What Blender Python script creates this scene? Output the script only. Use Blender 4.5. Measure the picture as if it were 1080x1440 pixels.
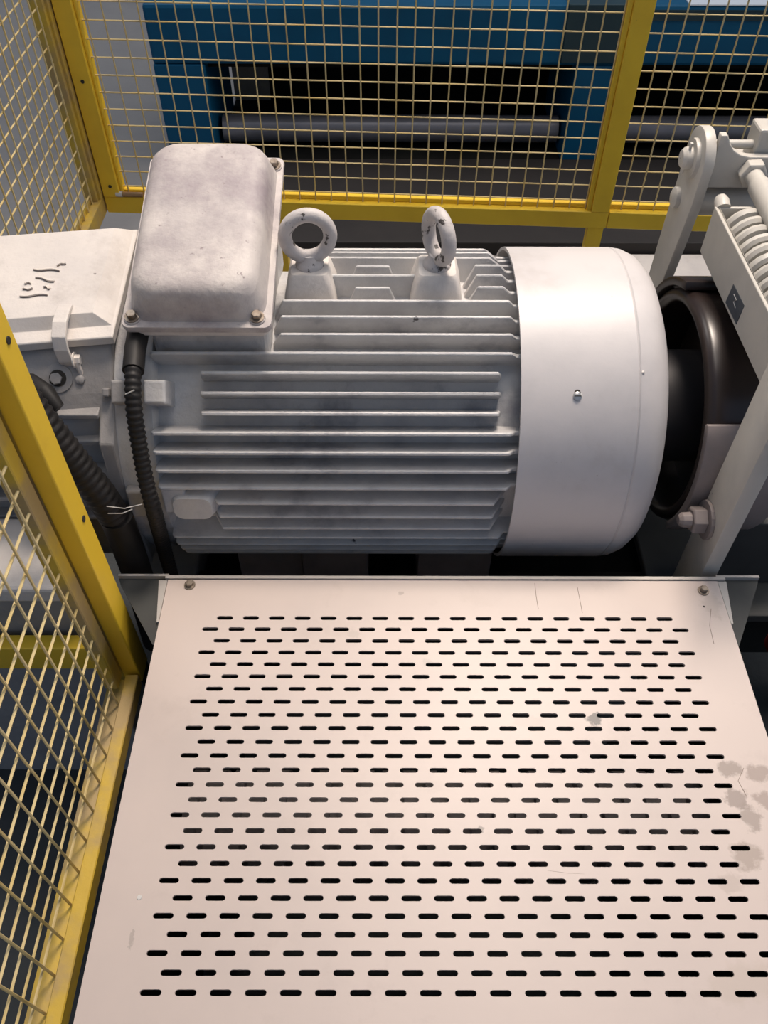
import bpy, bmesh, math, random
from mathutils import Vector, Matrix
random.seed(7)
for o in list(bpy.data.objects):
    bpy.data.objects.remove(o)
scn = bpy.context.scene
COL = scn.collection

# ------------------------------------------------------------------ camera
F, PITCH, ROLL, YAW = 1157.6, 0.857856, -0.00389, 0.001546
CAMZ = 1.6
cp, sp = math.cos(PITCH), math.sin(PITCH)
fw = Vector((math.sin(YAW) * cp, math.cos(YAW) * cp, -sp))
r0 = Vector((math.cos(YAW), -math.sin(YAW), 0))
d0 = fw.cross(r0)
rt = r0 * math.cos(ROLL) + d0 * math.sin(ROLL)
dn = d0 * math.cos(ROLL) - r0 * math.sin(ROLL)
CAM = Vector((0, 0, CAMZ))
cd = bpy.data.cameras.new('camera')
cam = bpy.data.objects.new('camera', cd)
COL.objects.link(cam)
up = -dn
cam.matrix_world = Matrix(((rt.x, up.x, -fw.x, 0), (rt.y, up.y, -fw.y, 0), (rt.z, up.z, -fw.z, CAMZ), (0, 0, 0, 1)))
cd.sensor_fit = 'VERTICAL'
cd.sensor_height = 36.0
cd.lens = 36.0 * F / 1440.0
cd.clip_start = 0.02
scn.camera = cam

# ------------------------------------------------------------------ world, lights, exposure
w = bpy.data.worlds.new('hall_light')
scn.world = w
w.use_nodes = True
bg = w.node_tree.nodes['Background']
bg.inputs[0].default_value = (0.54, 0.70, 1.0, 1)
bg.inputs[1].default_value = 0.33


def area(name, loc, target, size, sizey, power, col):
    l = bpy.data.lights.new(name, 'AREA')
    l.shape = 'RECTANGLE'
    l.size, l.size_y, l.energy, l.color = size, sizey, power, col
    o = bpy.data.objects.new(name, l)
    COL.objects.link(o)
    o.location = loc
    o.rotation_euler = (Vector(target) - Vector(loc)).to_track_quat('-Z', 'Y').to_euler()
    return o


lamp = area('added_pool_light', (0.75, 2.45, 4.7), (0.25, 1.15, 0.75), 1.0, 1.0, 27, (1.0, 0.86, 0.74))  # added narrow-beam light, leaves the near plate dimmer; no such fixture seen
lamp.data.spread = math.radians(62)
area('added_roof_light', (0.6, 0.9, 6.4), (0.6, 0.901, 0.0), 2.4, 2.4, 55, (1.0, 0.92, 0.85))  # soft light from above; its opening is unseen
area('added_roof_light', (-3.2, 4.6, 6.4), (-3.2, 4.601, 0.0), 2.4, 2.4, 105, (1.0, 0.94, 0.88))  # this and the next are added to brighten the far floor
area('added_roof_light', (3.6, 4.6, 6.4), (3.6, 4.601, 0.0), 2.4, 2.4, 80, (1.0, 0.94, 0.88))
area('hall_window_light', (7.0, 0.8, 4.2), (0, 1.0, 0.6), 3.0, 2.0, 85, (1.0, 0.90, 0.78))
scn.view_settings.view_transform = 'Standard'
scn.view_settings.look = 'None'
scn.view_settings.exposure = 0.0
scn.view_settings.gamma = 1.0
scn.view_settings.use_curve_mapping = False


# ------------------------------------------------------------------ pixel helpers (1080 x 1440 frame)
def ray(px, py):
    return fw + rt * ((px - 540) / F) + dn * ((py - 720) / F)


def onY(px, py, D):
    r = ray(px, py)
    return CAM + r * (D / r.y)


def onZ(px, py, z):
    r = ray(px, py)
    return CAM + r * ((z - CAMZ) / r.z)


def onX(px, py, x):
    r = ray(px, py)
    return CAM + r * (x / r.x)


AY, AZ = 1.034, CAMZ - 0.922      # motor axis


def onCyl(px, py, R):
    r = ray(px, py)
    a = r.y ** 2 + r.z ** 2
    b = 2 * (r.y * (-AY) + r.z * (CAMZ - AZ))
    c = AY ** 2 + (CAMZ - AZ) ** 2 - R * R
    q = b * b - 4 * a * c
    t = (-b - math.sqrt(max(q, 0))) / (2 * a)
    return CAM + r * t


# ------------------------------------------------------------------ materials
def mat(name, col, rough=0.5, metal=0.0, col2=None, nscale=8.0, lo=0.45, hi=0.7, bump=0.0, bscale=60.0, speck=None, sscale=40, slo=0.68, shi=0.72, spec=0.5, grime=None):
    m = bpy.data.materials.new(name)
    m.use_nodes = True
    nt = m.node_tree
    N, L = nt.nodes, nt.links
    b = N['Principled BSDF']
    b.inputs['Base Color'].default_value = (*col, 1)
    b.inputs['Roughness'].default_value = rough
    b.inputs['Metallic'].default_value = metal
    b.inputs['Specular IOR Level'].default_value = spec
    tc = N.new('ShaderNodeNewGeometry')
    src = None

    def noise(scale, det=5, rg=0.6):
        n = N.new('ShaderNodeTexNoise')
        n.inputs['Scale'].default_value = scale
        n.inputs['Detail'].default_value = det
        n.inputs['Roughness'].default_value = rg
        L.new(tc.outputs['Position'], n.inputs['Vector'])
        return n

    def ramp(n, a, c):
        r = N.new('ShaderNodeValToRGB')
        r.color_ramp.elements[0].position = a
        r.color_ramp.elements[1].position = c
        L.new(n.outputs['Fac'], r.inputs['Fac'])
        return r

    def mix(fac, c1, c2):
        x = N.new('ShaderNodeMix')
        x.data_type = 'RGBA'
        L.new(fac, x.inputs[0])
        for sock, c in ((x.inputs[6], c1), (x.inputs[7], c2)):
            if isinstance(c, tuple):
                sock.default_value = (*c, 1)
            else:
                L.new(c, sock)
        return x.outputs[2]
    if col2:
        src = mix(ramp(noise(nscale), lo, hi).outputs['Color'], col, col2)
    if grime:
        src = mix(ramp(noise(grime[1], 8, 0.7), grime[2], grime[3]).outputs['Color'], src or col, grime[0])
    if speck:
        src = mix(ramp(noise(sscale, 3), slo, shi).outputs['Color'], src or col, speck)
    if src:
        L.new(src, b.inputs['Base Color'])
    if bump:
        bp = N.new('ShaderNodeBump')
        bp.inputs['Strength'].default_value = bump
        bp.inputs['Distance'].default_value = 0.004
        L.new(noise(bscale, 6).outputs['Fac'], bp.inputs['Height'])
        L.new(bp.outputs['Normal'], b.inputs['Normal'])
    return m


M = {}
M['paint'] = mat('cream_paint', (0.70, 0.645, 0.59), 0.5, col2=(0.60, 0.555, 0.52), nscale=7, bump=0.35, bscale=55, speck=(0.25, 0.22, 0.2), sscale=70, slo=0.74, shi=0.78, grime=((0.50, 0.45, 0.41), 8, 0.55, 0.75))
M['house'] = mat('shade_grey_paint', (0.33, 0.315, 0.305), 0.5, col2=(0.25, 0.24, 0.235), nscale=9, bump=0.4, bscale=60, speck=(0.06, 0.05, 0.05), sscale=45, slo=0.73, shi=0.78)  # housing paint greyed to hold the shade on its front, plus specks
M['cast'] = mat('rough_cast_paint', (0.57, 0.52, 0.485), 0.55, col2=(0.40, 0.36, 0.355), nscale=9, lo=0.45, hi=0.72, bump=0.45, bscale=60, speck=(0.25, 0.2, 0.2), sscale=80, slo=0.68, shi=0.76, grime=((0.31, 0.265, 0.275), 7, 0.47, 0.70))
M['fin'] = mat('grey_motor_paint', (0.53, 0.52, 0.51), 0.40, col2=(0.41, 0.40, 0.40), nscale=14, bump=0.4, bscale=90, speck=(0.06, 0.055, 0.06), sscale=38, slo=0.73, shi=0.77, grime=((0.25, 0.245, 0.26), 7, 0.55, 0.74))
M['cover'] = mat('fan_cover_paint', (0.57, 0.54, 0.53), 0.42, col2=(0.49, 0.47, 0.465), nscale=6, bump=0.08, bscale=40, speck=(0.3, 0.25, 0.23), sscale=60, slo=0.74, shi=0.79, grime=((0.46, 0.42, 0.40), 6, 0.55, 0.78))
M['white'] = mat('brake_paint', (0.54, 0.51, 0.455), 0.42, col2=(0.45, 0.43, 0.39), nscale=9, bump=0.1, bscale=40, speck=(0.12, 0.1, 0.09), sscale=55, slo=0.75, shi=0.79)
M['eye'] = mat('chipped_eye_paint', (0.55, 0.51, 0.49), 0.5, col2=(0.42, 0.39, 0.38), nscale=25, bump=0.4, bscale=90, speck=(0.06, 0.05, 0.045), sscale=70, slo=0.60, shi=0.65)
M['yellow'] = mat('yellow_paint', (0.86, 0.57, 0.04), 0.4, col2=(0.76, 0.48, 0.035), nscale=5, bump=0.06, bscale=30, speck=(0.12, 0.07, 0.02), sscale=34, slo=0.74, shi=0.78)
M['wornyellow'] = mat('worn_yellow_paint', (0.62, 0.42, 0.05), 0.5, col2=(0.42, 0.30, 0.13), nscale=10, lo=0.4, hi=0.6, bump=0.2, bscale=50)
M['wire'] = mat('wire_paint', (0.68, 0.54, 0.27), 0.4, col2=(0.62, 0.44, 0.14), nscale=12)
M['blue'] = mat('blue_machine_paint', (0.001, 0.085, 0.18), 0.55, col2=(0.001, 0.065, 0.14), nscale=3, spec=0.25)
M['darkbed'] = mat('oily_dark_steel', (0.016, 0.013, 0.012), 0.7, col2=(0.024, 0.02, 0.018), nscale=4, bump=0.1)
M['black'] = mat('black_steel_shade', (0.010, 0.010, 0.009), 0.8, col2=(0.016, 0.016, 0.014), nscale=5, spec=0.1)  # black of the base steel; in the open bay it holds interior shade
M['roller'] = mat('roller_steel', (0.22, 0.215, 0.235), 0.35, 0.3, col2=(0.16, 0.16, 0.175), nscale=4)
M['grey'] = mat('grey_steel', (0.05, 0.052, 0.05), 0.6, 0.0, col2=(0.04, 0.041, 0.041), nscale=12, spec=0.3)
M['edge'] = mat('bare_edge', (0.42, 0.39, 0.36), 0.45, 0.1)
M['drum'] = mat('brown_brake_drum', (0.022, 0.014, 0.012), 0.3, 0.0, col2=(0.015, 0.011, 0.01), nscale=10, spec=0.5)
M['shoe'] = mat('shoe_paint', (0.24, 0.205, 0.195), 0.5, col2=(0.18, 0.155, 0.15), nscale=12)
M['hub'] = mat('dark_hub', (0.03, 0.028, 0.03), 0.45, 0.2)
M['rubber'] = mat('black_conduit', (0.011, 0.010, 0.0095), 0.55, col2=(0.02, 0.017, 0.016), nscale=20, spec=0.35)
M['bolt'] = mat('old_bolt_steel', (0.32, 0.27, 0.22), 0.35, 0.7, col2=(0.16, 0.12, 0.09), nscale=120)
M['steel'] = mat('screw_steel', (0.6, 0.58, 0.55), 0.3, 0.8)
M['tie'] = mat('pale_tie', (0.55, 0.53, 0.5), 0.5)
M['sticker'] = mat('blue_black_label', (0.035, 0.05, 0.07), 0.35, col2=(0.06, 0.075, 0.095), nscale=30)
M['red'] = mat('dull_red', (0.16, 0.012, 0.01), 0.4)
M['conc'] = mat('scuffed_concrete', (0.32, 0.31, 0.29), 0.7, col2=(0.24, 0.23, 0.22), nscale=9, bump=0.4, bscale=30)
M['floor'] = mat('hall_floor', (0.28, 0.262, 0.24), 0.25, col2=(0.23, 0.215, 0.20), nscale=2.2, bump=0.03, bscale=12, spec=0.6)
M['mat'] = mat('dark_mat', (0.035, 0.04, 0.042), 0.7, col2=(0.025, 0.03, 0.03), nscale=5, bump=0.3, bscale=80)
M['flake'] = mat('peeling_paint', (0.66, 0.60, 0.54), 0.6)
M['wallp'] = mat('wall_paint', (0.62, 0.64, 0.66), 0.6, col2=(0.56, 0.58, 0.6), nscale=1)
M['teal'] = mat('dark_teal_paint', (0.006, 0.032, 0.045), 0.5, col2=(0.01, 0.04, 0.05), nscale=5)
M['pale'] = mat('pale_glare_sheet', (0.75, 0.8, 0.84), 0.25)
M['crack'] = mat('brown_crack', (0.2, 0.15, 0.12), 0.7)
M['brown'] = mat('brown_wood', (0.28, 0.17, 0.08), 0.6)
M['slit'] = mat('dark_slit', (0.03, 0.025, 0.02), 0.7)


def plate_material():
    m = mat('bare_guard_sheet', (0.53, 0.445, 0.40), 0.42, 0.0, col2=(0.47, 0.40, 0.365), nscale=3.0, bump=0.05, bscale=25,
            speck=(0.30, 0.26, 0.22), sscale=75, slo=0.75, shi=0.80, grime=((0.45, 0.375, 0.335), 9, 0.57, 0.78))
    nt = m.node_tree
    N, L = nt.nodes, nt.links
    b = N['Principled BSDF']
    prev = b.inputs['Base Color'].links[0].from_socket
    tc = N.new('ShaderNodeTexCoord')
    # smudges with a place of their own (object coordinates): (x, y, radius, colour, strength, jaggedness)
    for (cx, cy, rx, ry, col, st) in STAINS:
        mp = N.new('ShaderNodeMapping')
        mp.vector_type = 'POINT'
        mp.inputs['Location'].default_value = (-cx / rx, -cy / ry, 0)
        mp.inputs['Scale'].default_value = (1 / rx, 1 / ry, 0)
        L.new(tc.outputs['Object'], mp.inputs['Vector'])
        ln = N.new('ShaderNodeVectorMath')
        ln.operation = 'LENGTH'
        L.new(mp.outputs[0], ln.inputs[0])
        nz = N.new('ShaderNodeTexNoise')
        nz.inputs['Scale'].default_value = 1.1 / rx
        nz.inputs['Detail'].default_value = 8
        nz.inputs['Roughness'].default_value = 0.65
        L.new(tc.outputs['Object'], nz.inputs['Vector'])
        ad = N.new('ShaderNodeMath')
        ad.operation = 'MULTIPLY_ADD'
        ad.inputs[1].default_value = 2.6
        L.new(nz.outputs['Fac'], ad.inputs[0])
        L.new(ln.outputs['Value'], ad.inputs[2])
        r = N.new('ShaderNodeMapRange')
        r.inputs['From Min'].default_value = 2.3
        r.inputs['From Max'].default_value = 1.9
        r.inputs['To Max'].default_value = st
        L.new(ad.outputs[0], r.inputs['Value'])
        x = N.new('ShaderNodeMix')
        x.data_type = 'RGBA'
        L.new(r.outputs[0], x.inputs[0])
        L.new(prev, x.inputs[6])
        x.inputs[7].default_value = (*col, 1)
        prev = x.outputs[2]
    L.new(prev, b.inputs['Base Color'])
    return m


# ------------------------------------------------------------------ mesh builder
class MB:
    def __init__(s):
        s.v, s.f = [], []

    def add(s, vs, fs):
        n = len(s.v)
        s.v += [Vector(p) for p in vs]
        s.f += [tuple(i + n for i in q) for q in fs]
        return s

    def box(s, x0, x1, y0, y1, z0, z1):
        vs = [(x, y, z) for z in (z0, z1) for y in (y0, y1) for x in (x0, x1)]
        return s.add(vs, [(0, 2, 3, 1), (4, 5, 7, 6), (0, 1, 5, 4), (2, 6, 7, 3), (0, 4, 6, 2), (1, 3, 7, 5)])

    def prism(s, poly, vec):
        """closed polygon (3D points) swept along vec"""
        n = len(poly)
        vec = Vector(vec)
        vs = [Vector(p) for p in poly] + [Vector(p) + vec for p in poly]
        fs = [tuple(reversed(range(n))), tuple(range(n, 2 * n))] + [(i, (i + 1) % n, n + (i + 1) % n, n + i) for i in range(n)]
        return s.add(vs, fs)

    def loft(s, rings, cap=True, closed=True):
        n = len(rings[0])
        vs = [p for r in rings for p in r]
        fs = []
        for k in range(len(rings) - 1):
            for i in range(n if closed else n - 1):
                j = (i + 1) % n
                fs.append((k * n + i, k * n + j, (k + 1) * n + j, (k + 1) * n + i))
        if cap:
            fs.append(tuple(reversed(range(n))))
            fs.append(tuple((len(rings) - 1) * n + i for i in range(n)))
        return s.add(vs, fs)

    def tube(s, path, r, n=10, cap=True):
        path = [Vector(p) for p in path]
        rings = []
        a = None
        for i, p in enumerate(path):
            t = (path[min(i + 1, len(path) - 1)] - path[max(i - 1, 0)]).normalized()
            if a is None:
                a = t.orthogonal().normalized()
            a = (a - t * a.dot(t)).normalized()
            b = t.cross(a)
            rr = r[i] if isinstance(r, (list, tuple)) else r
            rings.append([p + (a * math.cos(2 * math.pi * k / n) + b * math.sin(2 * math.pi * k / n)) * rr for k in range(n)])
        return s.loft(rings, cap)

    def lathe(s, prof, c, axis='X', n=64, cap=False, a0=0.0, a1=2 * math.pi):
        """prof: (along, radius); revolved about an axis through c"""
        full = abs(a1 - a0 - 2 * math.pi) < 1e-6
        m = n if full else n + 1
        rings = []
        for (t, r) in prof:
            ring = []
            for k in range(m):
                a = a0 + (a1 - a0) * k / n
                u, v = r * math.cos(a), r * math.sin(a)
                if axis == 'X':
                    p = (c[0] + t, c[1] - u, c[2] + v)
                elif axis == 'Y':
                    p = (c[0] + u, c[1] + t, c[2] + v)
                else:
                    p = (c[0] + u, c[1] + v, c[2] + t)
                ring.append(p)
            rings.append(ring)
        return s.loft(rings, cap, closed=full)

    def build(s, name, m, parent=None, origin=None, smooth=False, bevel=0, seg=2, xf=None):
        o = Vector(origin) if origin is not None else (Vector(parent['o']) if parent is not None and 'o' in parent.keys() else Vector((0, 0, 0)))
        me = bpy.data.meshes.new(name)
        vs = [(xf @ p if xf else p) - o for p in s.v]
        me.from_pydata(vs, [], s.f)
        bm = bmesh.new()
        bm.from_mesh(me)
        bmesh.ops.remove_doubles(bm, verts=bm.verts, dist=1e-6)
        bmesh.ops.recalc_face_normals(bm, faces=bm.faces)
        if bevel:
            es = [e for e in bm.edges if len(e.link_faces) == 2 and e.calc_face_angle(0) > 0.6]
            bmesh.ops.bevel(bm, geom=es, offset=bevel, segments=seg, affect='EDGES', profile=0.5, clamp_overlap=True)
        bm.to_mesh(me)
        bm.free()
        me.materials.append(M[m] if isinstance(m, str) else m)
        if smooth:
            for p in me.polygons:
                p.use_smooth = True
            try:
                me.set_sharp_from_angle(angle=math.radians(smooth if smooth is not True else 40))
            except Exception:
                pass
        ob = bpy.data.objects.new(name, me)
        COL.objects.link(ob)
        if parent is not None:
            ob.parent = parent
            if origin is not None and 'o' in parent.keys():
                ob.location = o - Vector(parent['o'])
        else:
            ob.location = o
        return ob


def tag(o, label=None, cat=None, group=None, kind=None):
    for k, v in (('label', label), ('category', cat), ('group', group), ('kind', kind)):
        if v:
            o[k] = v
    return o


ROOTS = []


def thing(name, loc, label, cat, group=None):
    o = bpy.data.objects.new(name, None)
    o.empty_display_size = 0.05
    COL.objects.link(o)
    o.location = loc
    o['o'] = list(loc)
    ROOTS.append(o)
    return tag(o, label, cat, group)


def sub(mb, name, m, part, **k):
    """a sub-part: vertices in world space, parent is a part whose own origin sits at its thing's origin (or at part.location)"""
    root = part.parent
    base = Vector(root['o']) + part.location if root is not None else part.location.copy()
    ob = mb.build(name, m, None, origin=base, **k)
    ob.location = (0, 0, 0)
    ob.parent = part
    return ob


def rrect(hu, hv, r, n=6):
    pts = []
    for cx, cy, a in ((hu - r, hv - r, 0), (-hu + r, hv - r, 90), (-hu + r, -hv + r, 180), (hu - r, -hv + r, 270)):
        for k in range(n + 1):
            t = math.radians(a + 90 * k / n)
            pts.append((cx + r * math.cos(t), cy + r * math.sin(t)))
    return pts


def hexbolt(c, nrm, r, h, washer=True, dome=False):
    """hex head with washer, standing at c along nrm"""
    c, nrm = Vector(c), Vector(nrm).normalized()
    a = nrm.orthogonal().normalized()
    b = nrm.cross(a)
    mb = MB()

    def ring(R, t, n, ph=0.3):
        return [c + nrm * t + (a * math.cos(2 * math.pi * k / n + ph) + b * math.sin(2 * math.pi * k / n + ph)) * R for k in range(n)]
    if washer:
        mb.loft([ring(r * 1.45, 0, 18), ring(r * 1.45, h * 0.22, 18)])
    t0 = h * 0.22 if washer else 0
    mb.loft([ring(r, t0, 6), ring(r, h * 0.9, 6), ring(r * 0.86, h, 6)])
    if dome:
        mb.loft([ring(r * 0.6, h, 10), ring(r * 0.55, h * 1.5, 10), ring(r * 0.3, h * 1.7, 10)])
    return mb


# ================================================================== SETTING
mb = MB().box(-9, 9, -4, 14, -0.05, 0)
tag(mb.build('floor', 'floor'), 'smooth light grey hall floor', None, None, 'structure')

mb = MB().box(-9, 9, 13.9, 14.0, 0, 6.5)
tag(mb.build('wall_back', 'wallp'), 'pale painted hall wall far behind the machine', None, None, 'structure')
mb = MB().box(-9.0, -8.9, -4, 13.9, 0, 6.5)
tag(mb.build('wall_left', 'wallp'), 'pale painted hall wall far beyond the side fence', None, None, 'structure')

# ================================================================== FENCE
WP = 0.0412


def fence(root, length, height, stile0, stile1, rail=0.045, depth=0.03, wire_r=0.0019, first=0.02, m='yellow', lip=True, inset=0.0, rd=None):
    """panel in local coordinates: x along, z up, front towards -y"""
    vm = MB().tube([(0, 0, 0), (0, 0, height - rail)], wire_r, 6).build('wire', 'wire', root, origin=(0, 0, 0), smooth=True)
    hm = MB().tube([(0, 0, 0), (length, 0, 0)], wire_r, 6).build('wire', 'wire', root, origin=(0, 0, 0), smooth=True)
    vmesh, hmesh = vm.data, hm.data
    bpy.data.objects.remove(vm)
    bpy.data.objects.remove(hm)
    x = stile0 + first
    while x < length - stile1 - 0.008:
        o = bpy.data.objects.new('wire', vmesh)
        COL.objects.link(o)
        o.parent = root
        o.location = (x, depth * 0.55, rail * 0.5)
        o.rotation_euler = (0, random.uniform(-0.0035, 0.0035), 0)
        x += WP
    z = rail + 0.022
    while z < height - rail:
        o = bpy.data.objects.new('wire', hmesh)
        COL.objects.link(o)
        o.parent = root
        o.location = (0, depth * 0.55 + 0.0036, z)
        o.rotation_euler = (0, random.uniform(-0.001, 0.001), 0)
        z += WP * 0.955

    def bx(name, a, mm=m, b=0.0015):
        ob = MB().box(*a).build(name, mm, None, bevel=b, seg=1)
        ob.parent = root
        return ob
    bx('bottom_rail', (0, length, 0, rd or depth, 0, rail))
    bx('top_rail', (0, length, 0, depth, height - rail, height))
    if stile0:
        bx('stile', (0, stile0, -0.001, depth, rail, height - rail))
    if stile1:
        bx('stile', (length - stile1, length, inset - 0.001, depth, rail, height - rail))
    if lip:
        bx('mesh_strip', (stile0, length - stile1, depth * 0.7, depth + 0.006, rail, rail + 0.012))
        if stile0:
            bx('mesh_strip', (stile0, stile0 + 0.007, depth * 0.3, depth + 0.006, rail, height - rail))
        if stile1:
            bx('mesh_strip', (length - stile1 - 0.012, length - stile1, depth * 0.2, depth + 0.006, rail, height - rail))


RAILZ = CAMZ - 1.143
T = 0.055


def backY(x):
    return 2.0 - T * (x - 0.05)


ang = -math.atan(T)
xc, xm = -0.737, 0.534
fb = thing('mesh_fence', (xc, backY(xc), RAILZ), 'yellow wire mesh fence panel behind the terminal box and lifting eyes', 'fence')
fb.rotation_euler = (0, 0, ang)
L1 = (xm + 0.046 - xc) / math.cos(ang)
fence(fb, L1, 1.25, 0.044, 0.046)
for zz in (0.075, 0.335):
    c = MB().lathe([(0, 0.0045), (-0.0016, 0.0045), (-0.0016, 0.0001)], (0.024, -0.001, zz), 'Y', 10).build('bolt_hole', 'slit')
    c.parent = fb
fb_leg = MB().box(0.4325, 0.4725, 0.002, 0.032, -RAILZ, 0).build('leg', 'yellow')
fb_leg.parent = fb
fb_leg = MB().box(L1 - 0.045, L1 - 0.005, 0.002, 0.032, -RAILZ, 0).build('leg', 'yellow')
fb_leg.parent = fb
x2 = xm + 0.048
fr = thing('mesh_fence', (x2, backY(x2), RAILZ), 'yellow wire mesh fence panel behind the brake arms', 'fence')
fr.rotation_euler = (0, 0, ang)
fence(fr, 1.05, 1.25, 0.0, 0.044, first=0.03)
l = MB().box(0.95, 0.99, 0.002, 0.032, -RAILZ, 0).build('leg', 'yellow')
l.parent = fr
fl = thing('mesh_fence', (xc - 0.004, 1.12, RAILZ), 'yellow wire mesh side fence panel meeting the corner post beyond the lidded housing', 'fence')
fl.rotation_euler = (0, 0, math.pi / 2)
fence(fl, backY(xc) - 1.12 + 0.025, 1.25, 0.04, 0.04, m='wornyellow')
l = MB().box(0.02, 0.06, 0.002, 0.032, -RAILZ, 0).build('leg', 'wornyellow')
l.parent = fl

# near side panel and its post
NX, NY = -0.382, 0.653
NRZ = CAMZ - 1.17
fn = thing('mesh_fence', (NX, -0.60, NRZ), 'yellow wire mesh side fence panel with worn bottom rail beside the perforated guard', 'fence')
fn.rotation_euler = (0, 0, math.pi / 2)
fence(fn, NY + 0.60 - 0.004, 1.28, 0.03, 0.026, rail=0.03, depth=0.046, m='wornyellow', first=0.02, lip=False, inset=0.026, rd=0.02)
o = MB().box(0, NY + 0.596, 0.02, 0.05, 0.008, 0.013).build('rail_angle', 'wornyellow')
o.parent = fn
fp = thing('fence_post', (NX - 0.013, NY + 0.02, 0), 'thick yellow steel fence post standing between the black hose and the guard', 'post')
MB().box(NX - 0.026, NX, NY, NY + 0.042, NRZ, CAMZ + 0.13).build('post', 'yellow', fp, bevel=0.002)
MB().box(NX - 0.052, NX - 0.026, NY + 0.002, NY + 0.024, NRZ, CAMZ + 0.13).build('post_flange', 'wornyellow', fp, bevel=0.0015)
MB().box(NX - 0.024, NX - 0.002, NY + 0.002, NY + 0.040, 0, NRZ).build('post_foot', 'grey', fp)
for zz in (0.80, 1.08):
    MB().lathe([(0, 0.0045), (0.0012, 0.0045), (0.0012, 0.0001)], (NX, NY + 0.026, zz), 'X', 10).build('bolt_hole', 'slit', fp)

# short stick with a white tip resting on the corner of the back rail
sa, sb = onY(170, 285, backY(-0.68) + 0.004), onY(204, 286, backY(-0.62) + 0.004)
sa.z = sb.z = RAILZ + 0.045 + 0.0075
stk = thing('wooden_stick', sa, 'short brown stick with a white tip lying on the yellow rail in the fence corner', 'stick')
MB().tube([sa, sb], 0.0065, 8).build('stick', 'brown', stk, smooth=True)
MB().tube([sa - (sb - sa) * 0.10, sa + (sb - sa) * 0.16], 0.0075, 8).build('white_tip', 'tie', stk, smooth=True)

# ================================================================== BACKGROUND MACHINE
BY = 3.2
bmz0, bmz1 = CAMZ - 1.207, CAMZ - 1.010
mc = thing('roller_machine', (0.8, BY, 0), 'long blue machine with dark open bay and grey rollers behind the yellow fence', 'machine')
MB().box(-0.846, 3.2, BY, BY + 0.7, bmz0, bmz1).build('beam', 'blue', mc, bevel=0.012)
for a, b in ((-0.846, -0.657), (0.70, 0.87), (2.5, 2.7)):
    MB().box(a, b, BY + 0.002, BY + 0.5, 0.0, bmz0).build('leg', 'blue', mc, bevel=0.006)
MB().box(-0.50, 3.2, BY + 0.55, BY + 0.6, 0.0, bmz0).build('back_panel', 'black', mc)  # interior shade of the bay put into black panels
MB().box(-0.656, -0.50, BY + 0.55, BY + 0.6, 0.0, bmz0).build('lit_end_plate', 'conc', mc)  # grey end of the bay's back, light falling there put into its colour
MB().box(-0.656, 3.2, BY + 0.06, BY + 0.5, bmz0 - 0.03, bmz0 - 0.001).build('inner_plate', 'black', mc)
for i, (a, b) in enumerate(((-0.64, 0.69), (0.88, 2.49))):
    MB().lathe([(a, 0.001), (a, 0.05), (b, 0.05), (b, 0.001)], (0, BY + 0.12, CAMZ - 1.49), 'X', 28).build('roller', 'roller', mc, smooth=True)
MB().box(0.875, 3.2, BY - 0.004, BY, bmz1 - 0.045, bmz1 - 0.012).build('seam_strip', 'teal', mc)
MB().box(1.06, 3.2, BY + 0.001, BY + 0.69, bmz1, bmz1 + 0.004).build('glare_sheet', 'pale', mc)  # pale sheet standing for the glare on the beam's top
MB().box(-0.656, 3.2, BY + 0.001, BY + 0.55, 0, 0.04).build('bay_floor', 'black', mc)
MB().box(0.64, 0.90, BY - 0.008, BY + 0.3, bmz0 + 0.01, bmz1 + 0.006).build('junction_plate', 'teal', mc, bevel=0.004)
bed = MB().box(-0.60, 3.4, 2.58, BY - 0.01, 0.0, 0.05).build('machine_bed', 'darkbed', None, origin=(1.4, 2.8, 0), bevel=0.004)
tag(bed, 'dark oil-stained steel bed on the floor before the blue machine', 'steel bed')
fpl = MB().box(0.74, 1.7, 2.06, 2.57, 0.0, 0.012).build('floor_plate', 'paint', None, origin=(1.2, 2.26, 0), bevel=0.002)
tag(fpl, 'pale plate lying on the floor beyond the brake arms', 'plate')

# ================================================================== MOTOR
axis = Vector((0, AY, AZ))
mo = thing('electric_motor', (-0.05, AY, AZ - 0.28), 'large grey ribbed electric motor with cream fan cover and terminal box', 'motor')
MB().lathe([(-0.345, 0.05), (-0.345, 0.232), (-0.322, 0.232), (-0.318, 0.213), (0.24, 0.213), (0.24, 0.05)], axis, 'X', 72).build('stator_frame', 'fin', mo, smooth=True)
RT, RB = 0.2485, 0.205


def fin_mesh(pts):
    """pts: list of (x, radius) along the top edge"""
    def th(r):
        return 0.0024 + (RT - r) / (RT - RB) * 0.0032
    poly = [(pts[0][0], RB)] + list(pts) + [(pts[-1][0], RB)]
    n = len(poly)
    vs = [(x, th(r), r) for x, r in poly] + [(x, -th(r), r) for x, r in poly]
    fs = [tuple(range(n)), tuple(reversed(range(n, 2 * n)))] + [(i, n + i, n + (i + 1) % n, (i + 1) % n) for i in range(n)]
    me_o = MB().add(vs, fs).build('cooling_fin', 'fin', None, bevel=0.0012, seg=1)
    me = me_o.data
    bpy.data.objects.remove(me_o)
    return me


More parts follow.
